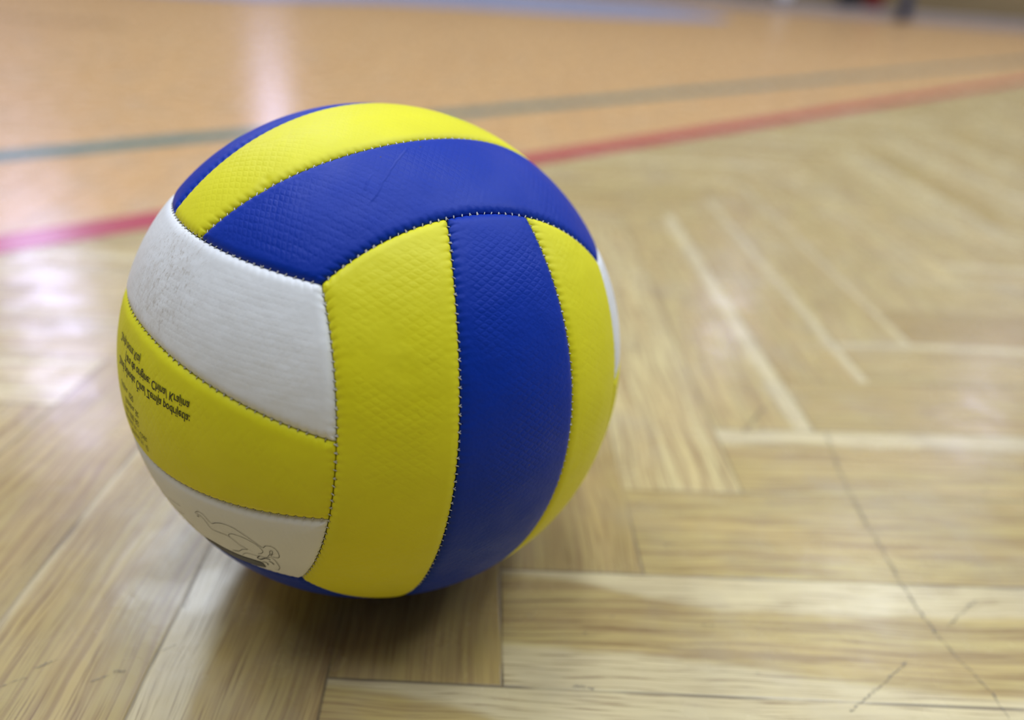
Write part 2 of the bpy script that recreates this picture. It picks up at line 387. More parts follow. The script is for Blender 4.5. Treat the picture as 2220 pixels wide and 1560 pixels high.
# ------------------------------------------------------------------ ball
M = np.array([[0.78397, 0.6104, -0.11318], [-0.61477, 0.78869, -0.00486], [0.0863, 0.07339, 0.99356]])   # world -> ball frame
BALL = np.array([-0.05794, 0.30131, R])
ball = bpy.data.objects.new('volleyball', None); COL.objects.link(ball)
ball.location = (BALL[0], BALL[1], 0.0)
tag(ball, 'blue, yellow and white stitched volleyball resting on the parquet floor in the foreground', 'volleyball')
OFF = np.array([0, 0, R])
def to_local(D, r):
    """unit directions in ball frame, radii -> coordinates relative to the ball's empty"""
    return (D @ M) * np.asarray(r)[..., None] + OFF

K = 0.57735
CORN = {(sx, sy, sz): (sx * K, sy * K, sz * K) for sx in (-1, 1) for sy in (-1, 1) for sz in (-1, 1)}
def unit(v): n = math.sqrt(sum(c * c for c in v)); return tuple(c / n for c in v)
CORN[(-1, -1, 1)] = unit((-0.573, -0.599, 0.560)); CORN[(1, -1, 1)] = unit((0.550, -0.606, 0.575)); CORN[(-1, -1, -1)] = unit((-0.578, -0.604, -0.548))
# faces: name -> (axis of the face normal, sign, axis across the strips, axis along the strips)
FACES = {'front': (1, -1, 0, 2), 'back': (1, 1, 0, 2), 'top': (2, 1, 1, 0), 'bottom': (2, -1, 1, 0), 'left': (0, -1, 2, 1), 'right': (0, 1, 2, 1)}
BULGE = 0.020
BULGES = {('top', -1): 0.022, ('left', 1): 0.010, ('front', -1): 0.010}
def outer(face, s, t):
    """across coordinate of the long outer seam (side s) at along coordinate t"""
    n, ns, ac, al = FACES[face]
    key = [0, 0, 0]; key[n] = ns; key[ac] = s
    key[al] = -1; c0 = CORN[tuple(key)]; key[al] = 1; c1 = CORN[tuple(key)]
    u = (t - c0[al]) / (c1[al] - c0[al])
    lin = c0[ac] + (c1[ac] - c0[ac]) * u
    return lin + s * BULGES.get((face, s), BULGE) * 4 * u * (1 - u)
INNER = {}
def fit_poly(pts, deg):
    x = np.array([p[0] for p in pts]); y = np.array([p[1] for p in pts]); return np.polyfit(x, y, deg)
gen = [(-.78, .155), (-.6, .195), (-.3, .235), (0, .248), (.3, .235), (.6, .195), (.78, .155)]
for f_ in FACES:
    for s in (-1, 1): INNER[(f_, s)] = fit_poly([(a, s * b) for a, b in gen], 4)
INNER[('front', -1)] = fit_poly([(.765, -.169), (.688, -.191), (.612, -.213), (.496, -.228), (.343, -.235), (.163, -.240), (.006, -.244), (-.202, -.236), (-.38, -.224), (-.63, -.191), (-.77, -.16)], 4)
INNER[('front', 1)] = fit_poly([(.764, .144), (.717, .165), (.639, .174), (.558, .183), (.394, .204), (.216, .222), (-.005, .234), (-.21, .222), (-.5, .19), (-.77, .15)], 3)
INNER[('top', -1)] = fit_poly([(-.786, -.179), (-.7, -.2), (-.579, -.245), (-.401, -.287), (-.225, -.298), (-.005, -.303), (.297, -.228), (.6, -.18), (.78, -.15)], 4)
INNER[('top', 1)] = fit_poly([(-.791, .094), (-.633, .117), (-.412, .132), (-.222, .13), (.2, .16), (.5, .17), (.78, .15)], 3)
INNER[('left', 1)] = fit_poly([(-.804, .124), (-.758, .135), (-.645, .168), (-.517, .195), (-.398, .211), (-.276, .228), (-.116, .249), (.072, .262), (.3, .25), (.6, .2), (.78, .16)], 4)
INNER[('left', -1)] = fit_poly([(-.794, -.161), (-.692, -.185), (-.57, -.205), (-.426, -.223), (-.291, -.227), (-.155, -.225), (.1, -.23), (.4, -.22), (.78, -.155)], 3)
def seam(face, k, t):
    """k = 0..3: outer-, inner-, inner+, outer+"""
    if k == 0: return outer(face, -1, t)
    if k == 3: return outer(face, 1, t)
    return np.polyval(INNER[(face, -1 if k == 1 else 1)], t)
NEXT = {'front': ('bottom', 'top'), 'back': ('bottom', 'top'), 'top': ('left', 'right'), 'bottom': ('left', 'right'), 'left': ('front', 'back'), 'right': ('front', 'back')}

def end_point(face, c, e):
    """point where across coordinate c meets the end seam (e = -1, +1): along coordinate"""
    n, ns, ac, al = FACES[face]
    nb = NEXT[face][0 if e < 0 else 1]           # neighbour whose long seam closes this strip
    # neighbour's long seam on side ns runs along ac, its across axis is n
    q = outer(nb, ns, c)                          # coordinate n as function of ac
    return e * np.sqrt(np.maximum(1 - c * c - q * q, 0))
PITCH = 0.00305
def strip_dirs(face, k, S, T):
    """S in [-1,1] along, T in [0,1] across (arrays) -> unit directions in ball frame"""
    n, ns, ac, al = FACES[face]
    t = S * 0.7
    for _ in range(14):
        c = seam(face, k, t) * (1 - T) + seam(face, k + 1, t) * T
        zlo, zhi = end_point(face, c, -1), end_point(face, c, 1)
        t = zlo + (zhi - zlo) * (S + 1) / 2
    D = np.zeros(S.shape + (3,))
    D[..., ac] = c; D[..., al] = t; D[..., n] = ns * np.sqrt(np.maximum(1 - c * c - t * t, 0))
    return D
def stitch_phase(D, a, c, o):
    """arc position along a seam lying across axis a, running along axis c (metres)"""
    r = R * np.sqrt(np.maximum(1 - D[..., a] ** 2, 0))
    return np.arctan2(D[..., c], np.abs(D[..., o])) * r
def profile(d):
    """surface height relative to R at distance d (m) from a seam"""
    w, a = 0.0036, 0.0015
    x = np.clip(d / w, 0, 1)
    return -a * (1 - np.sqrt(np.maximum(1 - (1 - x) ** 2, 0))) + 0.0004 * (1 - np.exp(-d / 0.009))
def cluster(nn):
    x = np.linspace(0, 1, nn)
    return x - 0.135 * np.sin(2 * np.pi * x)
PUCK = [(np.array(unit((-0.61898, -0.22205, 0.75337))), 0.0020, 0.0005), (np.array(unit((-0.60, -0.207, 0.775))), 0.0016, 0.0004)]
def radius_at(D, dists, phases):
    d = np.minimum.reduce(dists)
    h = profile(d)
    for di, ph in zip(dists, phases):
        g = np.cos(2 * np.pi * ph / PITCH) * 0.5 + 0.5
        h = h - 0.0006 * g ** 3 * np.exp(-(di / 0.0013))
    for cdir, sg, dp in PUCK:
        ang = np.linalg.norm(D - cdir, axis=-1) * R
        h = h - dp * np.exp(-(ang / sg) ** 2)
    return R - 0.0002 + h

GAP = 0.00022
def panel_mesh(face, k, material):
    n, ns, ac, al = FACES[face]
    nu, nv = 300, 60
    S, T = np.meshgrid(cluster(nu) * 2 - 1, cluster(nv), indexing='ij')
    D = strip_dirs(face, k, S, T)
    # edge distances
    lo = strip_dirs(face, k, S, T * 0); hi = strip_dirs(face, k, S, T * 0 + 1)
    e0 = strip_dirs(face, k, S * 0 - 1, T); e1 = strip_dirs(face, k, S * 0 + 1, T)
    dist = [np.linalg.norm(D - p, axis=-1) * R for p in (lo, hi, e0, e1)]
    ph = [stitch_phase(lo, ac, al, n), stitch_phase(hi, ac, al, n), stitch_phase(e0, n, ac, al), stitch_phase(e1, n, ac, al)]
    r = radius_at(D, dist, ph)
    V = to_local(D, r)
    # pull the rim inwards by the gap, then add a skirt down into the ball
    idx = np.arange(nu * nv).reshape(nu, nv)
    ring = np.concatenate([idx[:-1, 0], idx[-1, :-1], idx[::-1, -1][:-1], idx[0, ::-1][:-1]])
    P = V.reshape(-1, 3)
    Vc = P.mean(axis=0)
    Pr = P[ring]; rad = Pr - OFF; rn = rad / np.linalg.norm(rad, axis=1, keepdims=True)
    tang = np.roll(Pr, -1, 0) - np.roll(Pr, 1, 0); tang /= np.linalg.norm(tang, axis=1, keepdims=True)
    inn = np.cross(rn, tang); sgn = np.sign(np.sum(inn * (Vc - Pr), axis=1, keepdims=True)); 
    sgn = np.where(np.sum(sgn) > 0, 1, -1)
    inn = inn * sgn
    P[ring] = Pr + inn * GAP
    skirt = P[ring] - rn * 0.0024
    verts = np.concatenate([P, skirt])
    a, b, c, d = idx[:-1, :-1].ravel(), idx[1:, :-1].ravel(), idx[1:, 1:].ravel(), idx[:-1, 1:].ravel()
    q = np.stack([a, b, c, d], 1)
    # orient outward
    p0, p1, p3 = P[q[0, 0]], P[q[0, 1]], P[q[0, 3]]
    i_ = (nu // 2) * (nv - 1) + nv // 2
    p0, p1, p3 = P[q[i_, 0]], P[q[i_, 1]], P[q[i_, 3]]
    flip = np.dot(np.cross(p1 - p0, p3 - p0), p0 - OFF) < 0
    m_ = len(ring); base = nu * nv
    j = np.arange(m_); j2 = (j + 1) % m_
    sk = np.stack([ring[j], base + j, base + j2, ring[j2]], 1)
    if flip: q = q[:, ::-1]; sk = sk[:, ::-1]
    Fc = np.concatenate([q, sk])
    me = bpy.data.meshes.new('panel')
    me.from_pydata(verts.tolist(), [], Fc.tolist()); me.update()
    me.polygons.foreach_set('use_smooth', [True] * len(me.polygons))
    # uv in metres: along / across arc length; second map = edge distance
    u = np.arcsin(np.clip(D[..., al], -1, 1)) * R; v = np.arctan2(D[..., ac], np.abs(D[..., n])) * R * np.sqrt(np.maximum(1 - D[..., al] ** 2, 0)) 
    v = np.arcsin(np.clip(D[..., ac], -1, 1)) * R
    dm = np.minimum.reduce(dist)
    uvv = np.concatenate([np.stack([u, v], -1).reshape(-1, 2), np.stack([u, v], -1).reshape(-1, 2)[ring]])
    ed = np.concatenate([dm.ravel(), np.zeros(m_)])
    li = np.zeros(len(me.loops), dtype=np.int32); me.loops.foreach_get('vertex_index', li)
    ul = me.uv_layers.new(name='skin'); ul.data.foreach_set('uv', uvv[li].astype(np.float32).ravel())
    ue = me.uv_layers.new(name='edge'); ue.data.foreach_set('uv', np.stack([ed[li], ed[li]], 1).astype(np.float32).ravel())
    me.materials.append(material)
    o = bpy.data.objects.new('panel', me); COL.objects.link(o); o.parent = ball
    return o

CREASES = [((0.01572, -0.03302, 0.20343), (0.00798, -0.0617, 0.18959), 7.0), ((0.00727, -0.04842, 0.19788), (0.00508, -0.0583, 0.19218), 6.0)]
def skin_material(name, rgb, rough, kind, spec=0.45, dirt=None):
    m, nt, b = mat(name)
    uv = N(nt, 'ShaderNodeUVMap', uv_map='skin'); sp = N(nt, 'ShaderNodeSeparateXYZ'); nt.links.new(uv.outputs[0], sp.inputs[0])
    ed = N(nt, 'ShaderNodeUVMap', uv_map='edge'); se = N(nt, 'ShaderNodeSeparateXYZ'); nt.links.new(ed.outputs[0], se.inputs[0])
    u, v, e = sp.outputs[0], sp.outputs[1], se.outputs[0]
    tc = N(nt, 'ShaderNodeTexCoord'); P = tc.outputs['Object']
    # embossed weave: lozenges from two crossed families of soft ridges, jittered
    jit = NOISE(nt, P, 260.0, 2.0)
    jv = MA(nt, 'MULTIPLY', MA(nt, 'SUBTRACT', jit, 0.5), 0.0009)
    if kind == 'grid': sx, sy, ang = 0.0022, 0.0020, 0.0
    elif kind == 'blue': sx, sy, ang = 0.0019, 0.0013, 0.7854
    else: sx, sy, ang = 0.0024, 0.0015, 0.7854
    uu = MA(nt, 'DIVIDE', MA(nt, 'ADD', v, jv), sx); vv = MA(nt, 'DIVIDE', MA(nt, 'ADD', u, jv), sy)
    if ang:
        p1 = MA(nt, 'ADD', uu, vv); p2 = MA(nt, 'SUBTRACT', uu, vv)
        p1 = MA(nt, 'MULTIPLY', p1, 0.5); p2 = MA(nt, 'MULTIPLY', p2, 0.5)
    else: p1, p2 = uu, vv
    s1 = MA(nt, 'ABSOLUTE', MA(nt, 'SINE', MA(nt, 'MULTIPLY', p1, math.pi)))
    s2 = MA(nt, 'ABSOLUTE', MA(nt, 'SINE', MA(nt, 'MULTIPLY', p2, math.pi)))
    loz = RAMP(nt, MA(nt, 'MULTIPLY', s1, s2), 0.0, 0.75)
    patch = RAMP(nt, NOISE(nt, P, 38.0, 2.0), 0.30, 0.62, 0.12, 1.0)
    fade = RAMP(nt, e, 0.0025, 0.0085)
    emb = MA(nt, 'MULTIPLY', MA(nt, 'MULTIPLY', loz, fade), patch)
    fine = NOISE(nt, P, 900.0, 3.0, 0.6)
    cells = N(nt, 'ShaderNodeTexVoronoi'); cells.inputs['Scale'].default_value = 620.0; nt.links.new(P, cells.inputs['Vector'])
    leather = MA(nt, 'MULTIPLY', cells.outputs[0], 0.9 if kind == 'blue' else 0.5)
    h = MA(nt, 'ADD', MA(nt, 'MULTIPLY', emb, 1.0), MA(nt, 'ADD', MA(nt, 'MULTIPLY', fine, 0.30), leather))
    if kind == 'blue':
        for a_, b_, amp in CREASES:
            A_, B_ = Vector(a_), Vector(b_); t_ = (B_ - A_).normalized(); n_v = (A_ - Vector((0, 0, R))).normalized(); s_ = t_.cross(n_v)
            rel = N(nt, 'ShaderNodeVectorMath', operation='SUBTRACT'); nt.links.new(P, rel.inputs[0]); rel.inputs[1].default_value = A_
            def dot(w_):
                q_ = N(nt, 'ShaderNodeVectorMath', operation='DOT_PRODUCT'); nt.links.new(rel.outputs[0], q_.inputs[0]); q_.inputs[1].default_value = w_
                return q_.outputs['Value']
            wob = MA(nt, 'MULTIPLY', MA(nt, 'SUBTRACT', NOISE(nt, P, 90.0, 2.0), 0.5), 0.004)
            dd = MA(nt, 'ABSOLUTE', MA(nt, 'ADD', dot(s_), wob)); tt = dot(t_); L_ = (B_ - A_).length
            wdw = MA(nt, 'MULTIPLY', RAMP(nt, tt, 0.0, 0.004), RAMP(nt, tt, L_ - 0.008, L_, 1.0, 0.0))
            wdw = MA(nt, 'MULTIPLY', wdw, RAMP(nt, dot(n_v), -0.04, -0.03))
            h = MA(nt, 'ADD', h, MA(nt, 'MULTIPLY', MA(nt, 'MULTIPLY', RAMP(nt, dd, 0.0, 0.0007, 1.0, 0.0), wdw), amp))
    bp = N(nt, 'ShaderNodeBump'); bp.inputs['Strength'].default_value = {'grid': 0.11, 'weave': 0.18, 'blue': 0.30}[kind]; bp.inputs['Distance'].default_value = 0.00022
    nt.links.new(h, bp.inputs['Height'])
    # soft creases running toward the seams
    bp2 = N(nt, 'ShaderNodeBump'); bp2.inputs['Strength'].default_value = 0.35; bp2.inputs['Distance'].default_value = 0.0010
    nt.links.new(NOISE(nt, P, 120.0, 2.0), bp2.inputs['Height']); nt.links.new(bp2.outputs[0], bp.inputs['Normal'])
    nt.links.new(bp.outputs[0], b.inputs['Normal'])
    var = RAMP(nt, NOISE(nt, P, 22.0, 3.0), 0.3, 0.7, 0.0, 1.0)
    c = MIX(nt, var, tuple(x * 0.96 for x in rgb) + (1,), tuple(min(1, x * 1.04) for x in rgb) + (1,))
    # tiny dark specks
    vo = N(nt, 'ShaderNodeTexVoronoi'); vo.inputs['Scale'].default_value = 55.0; nt.links.new(P, vo.inputs['Vector'])
    speck = RAMP(nt, vo.outputs[0], 0.012, 0.020, 0.8, 0.0)
    c = MIX(nt, speck, c, (0.08, 0.06, 0.03, 1))
    if dirt:
        gp = N(nt, 'ShaderNodeVectorMath', operation='DISTANCE'); nt.links.new(P, gp.inputs[0]); gp.inputs[1].default_value = dirt
        area = RAMP(nt, gp.outputs['Value'], 0.006, 0.032, 1.0, 0.0)
        mp = N(nt, 'ShaderNodeMapping'); mp.inputs['Rotation'].default_value = (0.5, 0.3, 0.7); mp.inputs['Scale'].default_value = (900, 900, 110); nt.links.new(P, mp.inputs['Vector'])
        st = RAMP(nt, NOISE(nt, mp.outputs[0], 1.0, 3.0, 0.7), 0.50, 0.72)
        bl = RAMP(nt, NOISE(nt, P, 160.0, 4.0, 0.7), 0.40, 0.75)
        c = MIX(nt, MA(nt, 'MULTIPLY', area, MA(nt, 'MULTIPLY', st, 0.55)), c, (0.33, 0.26, 0.18, 1))
        c = MIX(nt, MA(nt, 'MULTIPLY', area, MA(nt, 'MULTIPLY', bl, 0.32)), c, (0.45, 0.37, 0.28, 1))
    nt.links.new(c, b.inputs['Base Color'])
    rg = RAMP(nt, NOISE(nt, P, 60.0, 3.0), 0.3, 0.7, rough - 0.05, rough + 0.06)
    nt.links.new(rg, b.inputs['Roughness'])
    b.inputs['Specular IOR Level'].default_value = spec
    return m
dirt_at = tuple(np.array([-0.89665, -0.11479, 0.42759]) @ M * R + OFF)
YEL = skin_material('yellow_skin', (0.80, 0.745, 0.012), 0.52, 'weave', 0.36)
BLU = skin_material('blue_skin', (0.001, 0.032, 0.37), 0.48, 'blue', 0.20)
WHT = skin_material('white_skin', (0.83, 0.84, 0.85), 0.50, 'grid', dirt=dirt_at)
SCHEME = {'front': (YEL, BLU, YEL), 'back': (YEL, BLU, YEL), 'top': (BLU, YEL, BLU), 'bottom': (BLU, YEL, BLU), 'left': (WHT, YEL, WHT), 'right': (WHT, YEL, WHT)}
for f_ in FACES:
    for k in range(3):
        mm = SCHEME[f_][k]
        o = panel_mesh(f_, k, mm)
        o['label'] = {'yellow_skin': 'yellow', 'blue_skin': 'blue', 'white_skin': 'white'}[mm.name] + ' panel on the %s of the ball' % {'front': 'near side', 'back': 'far side', 'top': 'top', 'bottom': 'underside', 'left': 'left side', 'right': 'right side'}[f_]

# dark core under the panels: seam shade and dark thread put into its colour
def sphere(name, r, m, parent, center, nu=96, nv=48):
    v, f = [], []
    for i in range(nv + 1):
        th = math.pi * i / nv
        for j in range(nu):
            ph = 2 * math.pi * j / nu; v.append((center[0] + r * math.sin(th) * math.cos(ph), center[1] + r * math.sin(th) * math.sin(ph), center[2] + r * math.cos(th)))
    for i in range(nv):
        for j in range(nu): f.append((i * nu + j, (i + 1) * nu + j, (i + 1) * nu + (j + 1) % nu, i * nu + (j + 1) % nu))
    return mesh_obj(name, v, f, m, parent, smooth=True)
DARK = simple('core_seam_shade', (0.035, 0.028, 0.02), 0.9, 0.1)
ln = sphere('seam_core', R - 0.0027, DARK, ball, (0, 0, R)); ln['label'] = 'dark core in the seams, coloured for their shade and dark thread'

# stitching: one part per seam
THR = simple('thread_pale', (0.62, 0.61, 0.58), 0.7, 0.2, 0.15, 400)
HOLE = simple('needle_hole_dark', (0.01, 0.009, 0.007), 0.9, 0.1)
def add_tube(vs, fs, pts, r, ns=5):
    b = len(vs)
    for i, p in enumerate(pts):
        d = pts[min(i + 1, len(pts) - 1)] - pts[max(i - 1, 0)]; d = d / np.linalg.norm(d)
        a = np.cross(d, [0.3, 0.5, 0.8]); a /= np.linalg.norm(a); c = np.cross(d, a)
        for j in range(ns):
            t = 2 * math.pi * j / ns; vs.append(p + r * (math.cos(t) * a + math.sin(t) * c))
    for i in range(len(pts) - 1):
        for j in range(ns): fs.append((b + i * ns + j, b + i * ns + (j + 1) % ns, b + (i + 1) * ns + (j + 1) % ns, b + (i + 1) * ns + j))
    fs.append(tuple(b + j for j in range(ns))[::-1]); fs.append(tuple(b + (len(pts) - 1) * ns + j for j in range(ns)))
def seam_dirs(face, k, T):
    """points along long seam k of a face: T array of along coordinates"""
    n, ns, ac, al = FACES[face]
    c = np.array([seam(face, k, t) for t in T]); D = np.zeros((len(T), 3))
    D[:, ac] = c; D[:, al] = T; D[:, n] = ns * np.sqrt(np.maximum(1 - c * c - T * T, 0)); return D
def stitch_seam(face, k, seed):
    n, ns, ac, al = FACES[face]; rnd = random.Random(seed)
    c = seam(face, k, 0.0)
    if k in (0, 3):
        s = -1 if k == 0 else 1
        key = [0, 0, 0]; key[n] = ns; key[ac] = s
        key[al] = -1; t0 = CORN[tuple(key)][al]; key[al] = 1; t1 = CORN[tuple(key)][al]
    else:
        t0 = t1 = 0.0
        for _ in range(10):
            t0 = float(end_point(face, np.array(seam(face, k, t0)), -1)); t1 = float(end_point(face, np.array(seam(face, k, t1)), 1))
    T = np.linspace(t0 + 0.006, t1 - 0.006, 1500); D = seam_dirs(face, k, T)
    ph = stitch_phase(D, ac, al, n) / PITCH
    vs, fs, hv, hf = [], [], [], []
    lo, hi = int(math.ceil(ph.min())), int(math.floor(ph.max()))
    for m_ in range(lo, hi + 1):
        i = int(np.argmin(np.abs(ph - m_ + rnd.uniform(-0.05, 0.05)))); i = min(max(i, 1), len(T) - 2)
        p = D[i]; tg = D[i + 1] - D[i - 1]; tg /= np.linalg.norm(tg); ax = np.cross(p, tg); ax /= np.linalg.norm(ax)
        w = rnd.uniform(0.00042, 0.00070); sk = rnd.uniform(0.0001, 0.0005)
        pts = []
        for q in (-1, -0.6, -0.2, 0.2, 0.6, 1):
            hgt = R - 0.00180 + 0.00055 * (1 - q * q) + 0.0006 * abs(q)
            d = p + ax * (q * w / R) + tg * (q * sk / R); d = d / np.linalg.norm(d)
            pts.append(to_local(d[None], np.array([hgt]))[0])
        add_tube(vs, fs, pts, rnd.uniform(0.00016, 0.00023))
        if rnd.random() < 0.5:
            w2 = w * 0.8
            pts = []
            for q in (-1, -0.3, 0.3, 1):
                hgt = R - 0.00175 + 0.0005 * (1 - q * q) + 0.0005 * abs(q)
                d = p + ax * (q * w2 / R) + tg * ((-q * sk + 0.0003) / R); d = d / np.linalg.norm(d)
                pts.append(to_local(d[None], np.array([hgt]))[0])
            add_tube(vs, fs, pts, 0.00016)
        # needle hole at the thread's end, a small dark dimple
        hd = p + ax * ((w + 0.00035) * (1 if k in (1, 2) and k == 2 else -1) / R); hd /= np.linalg.norm(hd)
        b = len(hv)
        for j in range(8):
            a = 2 * math.pi * j / 8; d = hd + (ax * math.cos(a) * 0.00030 + tg * math.sin(a) * 0.00024) / R; d /= np.linalg.norm(d)
            dd = abs(np.linalg.norm(d - p) * R)
            hv.append(to_local(d[None], np.array([R - 0.0002 + float(profile(np.array(dd))) - 0.00026]))[0])
        hf.append(tuple(range(b, b + 8)))
    o = mesh_obj('stitching', vs, fs, THR, ball, smooth=True)
    o['label'] = 'pale thread stitching along a seam'
    h = mesh_obj('needle_holes', hv, hf, HOLE, o); h['kind'] = 'stuff'
    return o
n_ = 0
for f_ in FACES:
    for k in range(4):
        stitch_seam(f_, k, 100 + n_); n_ += 1

# ---- printing on the left side of the ball
INK = simple('black_ink', (0.02, 0.02, 0.015), 0.5, 0.3)
INKG = simple('grey_ink', (0.07, 0.065, 0.05), 0.5, 0.3)
def surf_r(D, face, k):
    """panel surface radius away from seams (flat part)"""
    return R - 0.0002 + 0.0004 + 0.00006
def text_line(body, y_right, zc, length=None, em=0.0044, xs=0.66, ref=None):
    if not length and 'Kitaj' not in body: em = 0.0038
    """text running to the right edge y_right (ball frame), flipped upside down as printed; zc = centre height"""
    cu = bpy.data.curves.new('t', 'FONT'); cu.body = body; cu.size = 1.0; cu.resolution_u = 3; cu.offset = 0.009 if length or 'Kitaj' in body else -0.004
    o = bpy.data.objects.new('t', cu); COL.objects.link(o)
    bpy.context.view_layer.update()
    dg = bpy.context.evaluated_depsgraph_get(); me = bpy.data.meshes.new_from_object(o.evaluated_get(dg))
    V = np.array([v.co[:] for v in me.vertices]); F = [tuple(p.vertices) for p in me.polygons]
    bpy.data.objects.remove(o); bpy.data.meshes.remove(me)
    x, y = V[:, 0] - V[:, 0].max(), V[:, 1] - 0.35
    if length: sx = length / (V[:, 0].max() - V[:, 0].min())
    else: sx = em * xs
    arc = x * sx                                   # <= 0, distance from the right-hand end
    zz = zc - y * em / R                           # upside down
    lam0 = math.asin(-y_right / math.sqrt(1 - zc * zc))
    lam = lam0 + arc / (R * math.sqrt(1 - zc * zc))
    c = np.sqrt(1 - zz * zz)
    D = np.stack([-c * np.cos(lam), -c * np.sin(lam), zz], 1)
    return to_local(D, np.full(len(D), R + 0.00026)), F
LINES = [("Zemlja izvora: Kitaj", -0.152, 0.157, None), ("Ţara de origine: China/ Krajina", -0.426, 0.1145, 0.0445), ("Země původu: Čína/ Zemlja podrijetla:", -0.433, 0.071, 0.0535),
         ("Ljubljana, 1050", -0.114, -0.004, None), ("Bratislava, SK:", -0.156, -0.046, None), ("Sofia 1000, BG:", -0.148, -0.086, None), ("Bucuresti, nr. 1 Colet,", -0.199, -0.124, None), ("Romania, nr. 10", -0.19, -0.160, None)]
tv, tf = [], []
for body, yr, zc, ln_ in LINES:
    V, F = text_line(body, yr, zc, ln_); b = len(tv); tv += list(V); tf += [tuple(i + b for i in f) for f in F]
o = mesh_obj('printed_text', tv, tf, INK, ball); o['label'] = 'small black printed text, upside down and mirrored'

DRAW = {"body":[[-0.8687,-0.3755,-0.3231],[-0.8649,-0.3949,-0.3098],[-0.858,-0.4109,-0.3084],[-0.8496,-0.4218,-0.3165],[-0.8401,-0.4289,-0.332],[-0.8321,-0.441,-0.3364],[-0.8267,-0.4613,-0.322],[-0.8164,-0.4878,-0.3091],[-0.8047,-0.5092,-0.305],[-0.7906,-0.5301,-0.3065],[-0.7733,-0.5488,-0.3175],[-0.7555,-0.5661,-0.3298],[-0.7368,-0.5813,-0.3453],[-0.7232,-0.5909,-0.3574],[-0.7144,-0.5998,-0.3604],[-0.7115,-0.6106,-0.3477],[-0.7025,-0.6244,-0.3416],[-0.6917,-0.6344,-0.3452],[-0.6803,-0.6377,-0.3611],[-0.6715,-0.6329,-0.3853],[-0.671,-0.6234,-0.4014],[-0.6841,-0.6068,-0.4048],[-0.6884,-0.6049,-0.4002]],"belly":[[-0.868,-0.3729,-0.328],[-0.8582,-0.3954,-0.3275],[-0.848,-0.4084,-0.3378],[-0.8356,-0.4138,-0.3614],[-0.8243,-0.4233,-0.3761],[-0.8128,-0.4473,-0.3733],[-0.8012,-0.4708,-0.3693],[-0.7901,-0.4878,-0.3712],[-0.7774,-0.5003,-0.3812],[-0.7618,-0.5115,-0.3976],[-0.751,-0.5226,-0.4035],[-0.7418,-0.5312,-0.4093],[-0.7505,-0.508,-0.4227],[-0.7534,-0.4818,-0.4475],[-0.7634,-0.4463,-0.4669],[-0.7504,-0.4803,-0.4542]],"wing":[[-0.7889,-0.4913,-0.3691],[-0.7931,-0.4929,-0.3578],[-0.7895,-0.5068,-0.3463],[-0.7778,-0.5282,-0.3408],[-0.7617,-0.5505,-0.3418],[-0.7445,-0.5696,-0.3483],[-0.7296,-0.5822,-0.3587],[-0.7172,-0.5888,-0.3727],[-0.7098,-0.5864,-0.3902],[-0.7114,-0.5751,-0.4039],[-0.7163,-0.5624,-0.4131]],"eye":[[-0.6943,-0.592,-0.4092],[-0.6929,-0.6063,-0.3903],[-0.6967,-0.6118,-0.3746],[-0.6933,-0.6212,-0.3653],[-0.6891,-0.6179,-0.3786],[-0.6901,-0.6057,-0.3961],[-0.6859,-0.6165,-0.3866]],"leg":[[-0.7406,-0.4811,-0.4691],[-0.7403,-0.5006,-0.4488],[-0.7345,-0.5188,-0.4373],[-0.7237,-0.5365,-0.4341],[-0.7144,-0.5514,-0.4308]],"arm":[[-0.7105,-0.5606,-0.4254],[-0.7114,-0.5441,-0.4448],[-0.7032,-0.5493,-0.4513],[-0.6959,-0.5749,-0.4303],[-0.6841,-0.5894,-0.4297]],"arm2":[[-0.7118,-0.5576,-0.4271],[-0.6974,-0.5783,-0.4234],[-0.6893,-0.5952,-0.4131],[-0.6776,-0.604,-0.4195],[-0.6637,-0.602,-0.4439],[-0.6522,-0.5943,-0.4706],[-0.6495,-0.5764,-0.4959],[-0.6563,-0.5678,-0.497]],"paw":[[-0.6955,-0.5493,-0.4632],[-0.6852,-0.5618,-0.4635],[-0.6784,-0.558,-0.478]],"paw2":[[-0.6845,-0.5784,-0.4438],[-0.6766,-0.5842,-0.4483],[-0.6687,-0.5839,-0.4604]],"beak":[[-0.8621,-0.3767,-0.3389],[-0.8583,-0.386,-0.3381]],"l1":[[-0.9088,-0.2002,-0.366],[-0.9014,-0.2453,-0.3569],[-0.8915,-0.2884,-0.3493]],"l2":[[-0.9149,-0.0977,-0.3916],[-0.9111,-0.1707,-0.3753]],"l3":[[-0.8835,-0.2193,-0.4139],[-0.8763,-0.2737,-0.3965]],"l4":[[-0.8583,-0.2321,-0.4576],[-0.8486,-0.2936,-0.4401]],"F_board":[[-0.8136,-0.2864,-0.506],[-0.8013,-0.3405,-0.4919],[-0.7792,-0.3888,-0.4916],[-0.7567,-0.434,-0.4889],[-0.7339,-0.4767,-0.4838],[-0.7111,-0.5176,-0.4759],[-0.6926,-0.5424,-0.4755],[-0.6761,-0.5339,-0.5078],[-0.6912,-0.5,-0.5218],[-0.714,-0.4577,-0.5298],[-0.7359,-0.411,-0.538],[-0.7596,-0.3675,-0.5366],[-0.7836,-0.3238,-0.5302],[-0.8034,-0.2898,-0.5201]]}
def spline(P, n=6):
    P = [np.array(p) for p in P]; out = []
    for i in range(len(P) - 1):
        p0, p1, p2, p3 = P[max(i - 1, 0)], P[i], P[i + 1], P[min(i + 2, len(P) - 1)]
        for k in range(n):
            t = k / n; out.append(0.5 * ((2 * p1) + (-p0 + p2) * t + (2 * p0 - 5 * p1 + 4 * p2 - p3) * t * t + (-p0 + 3 * p1 - 3 * p2 + p3) * t ** 3))
    out.append(P[-1]); return out
dv, df, fv, ff = [], [], [], []
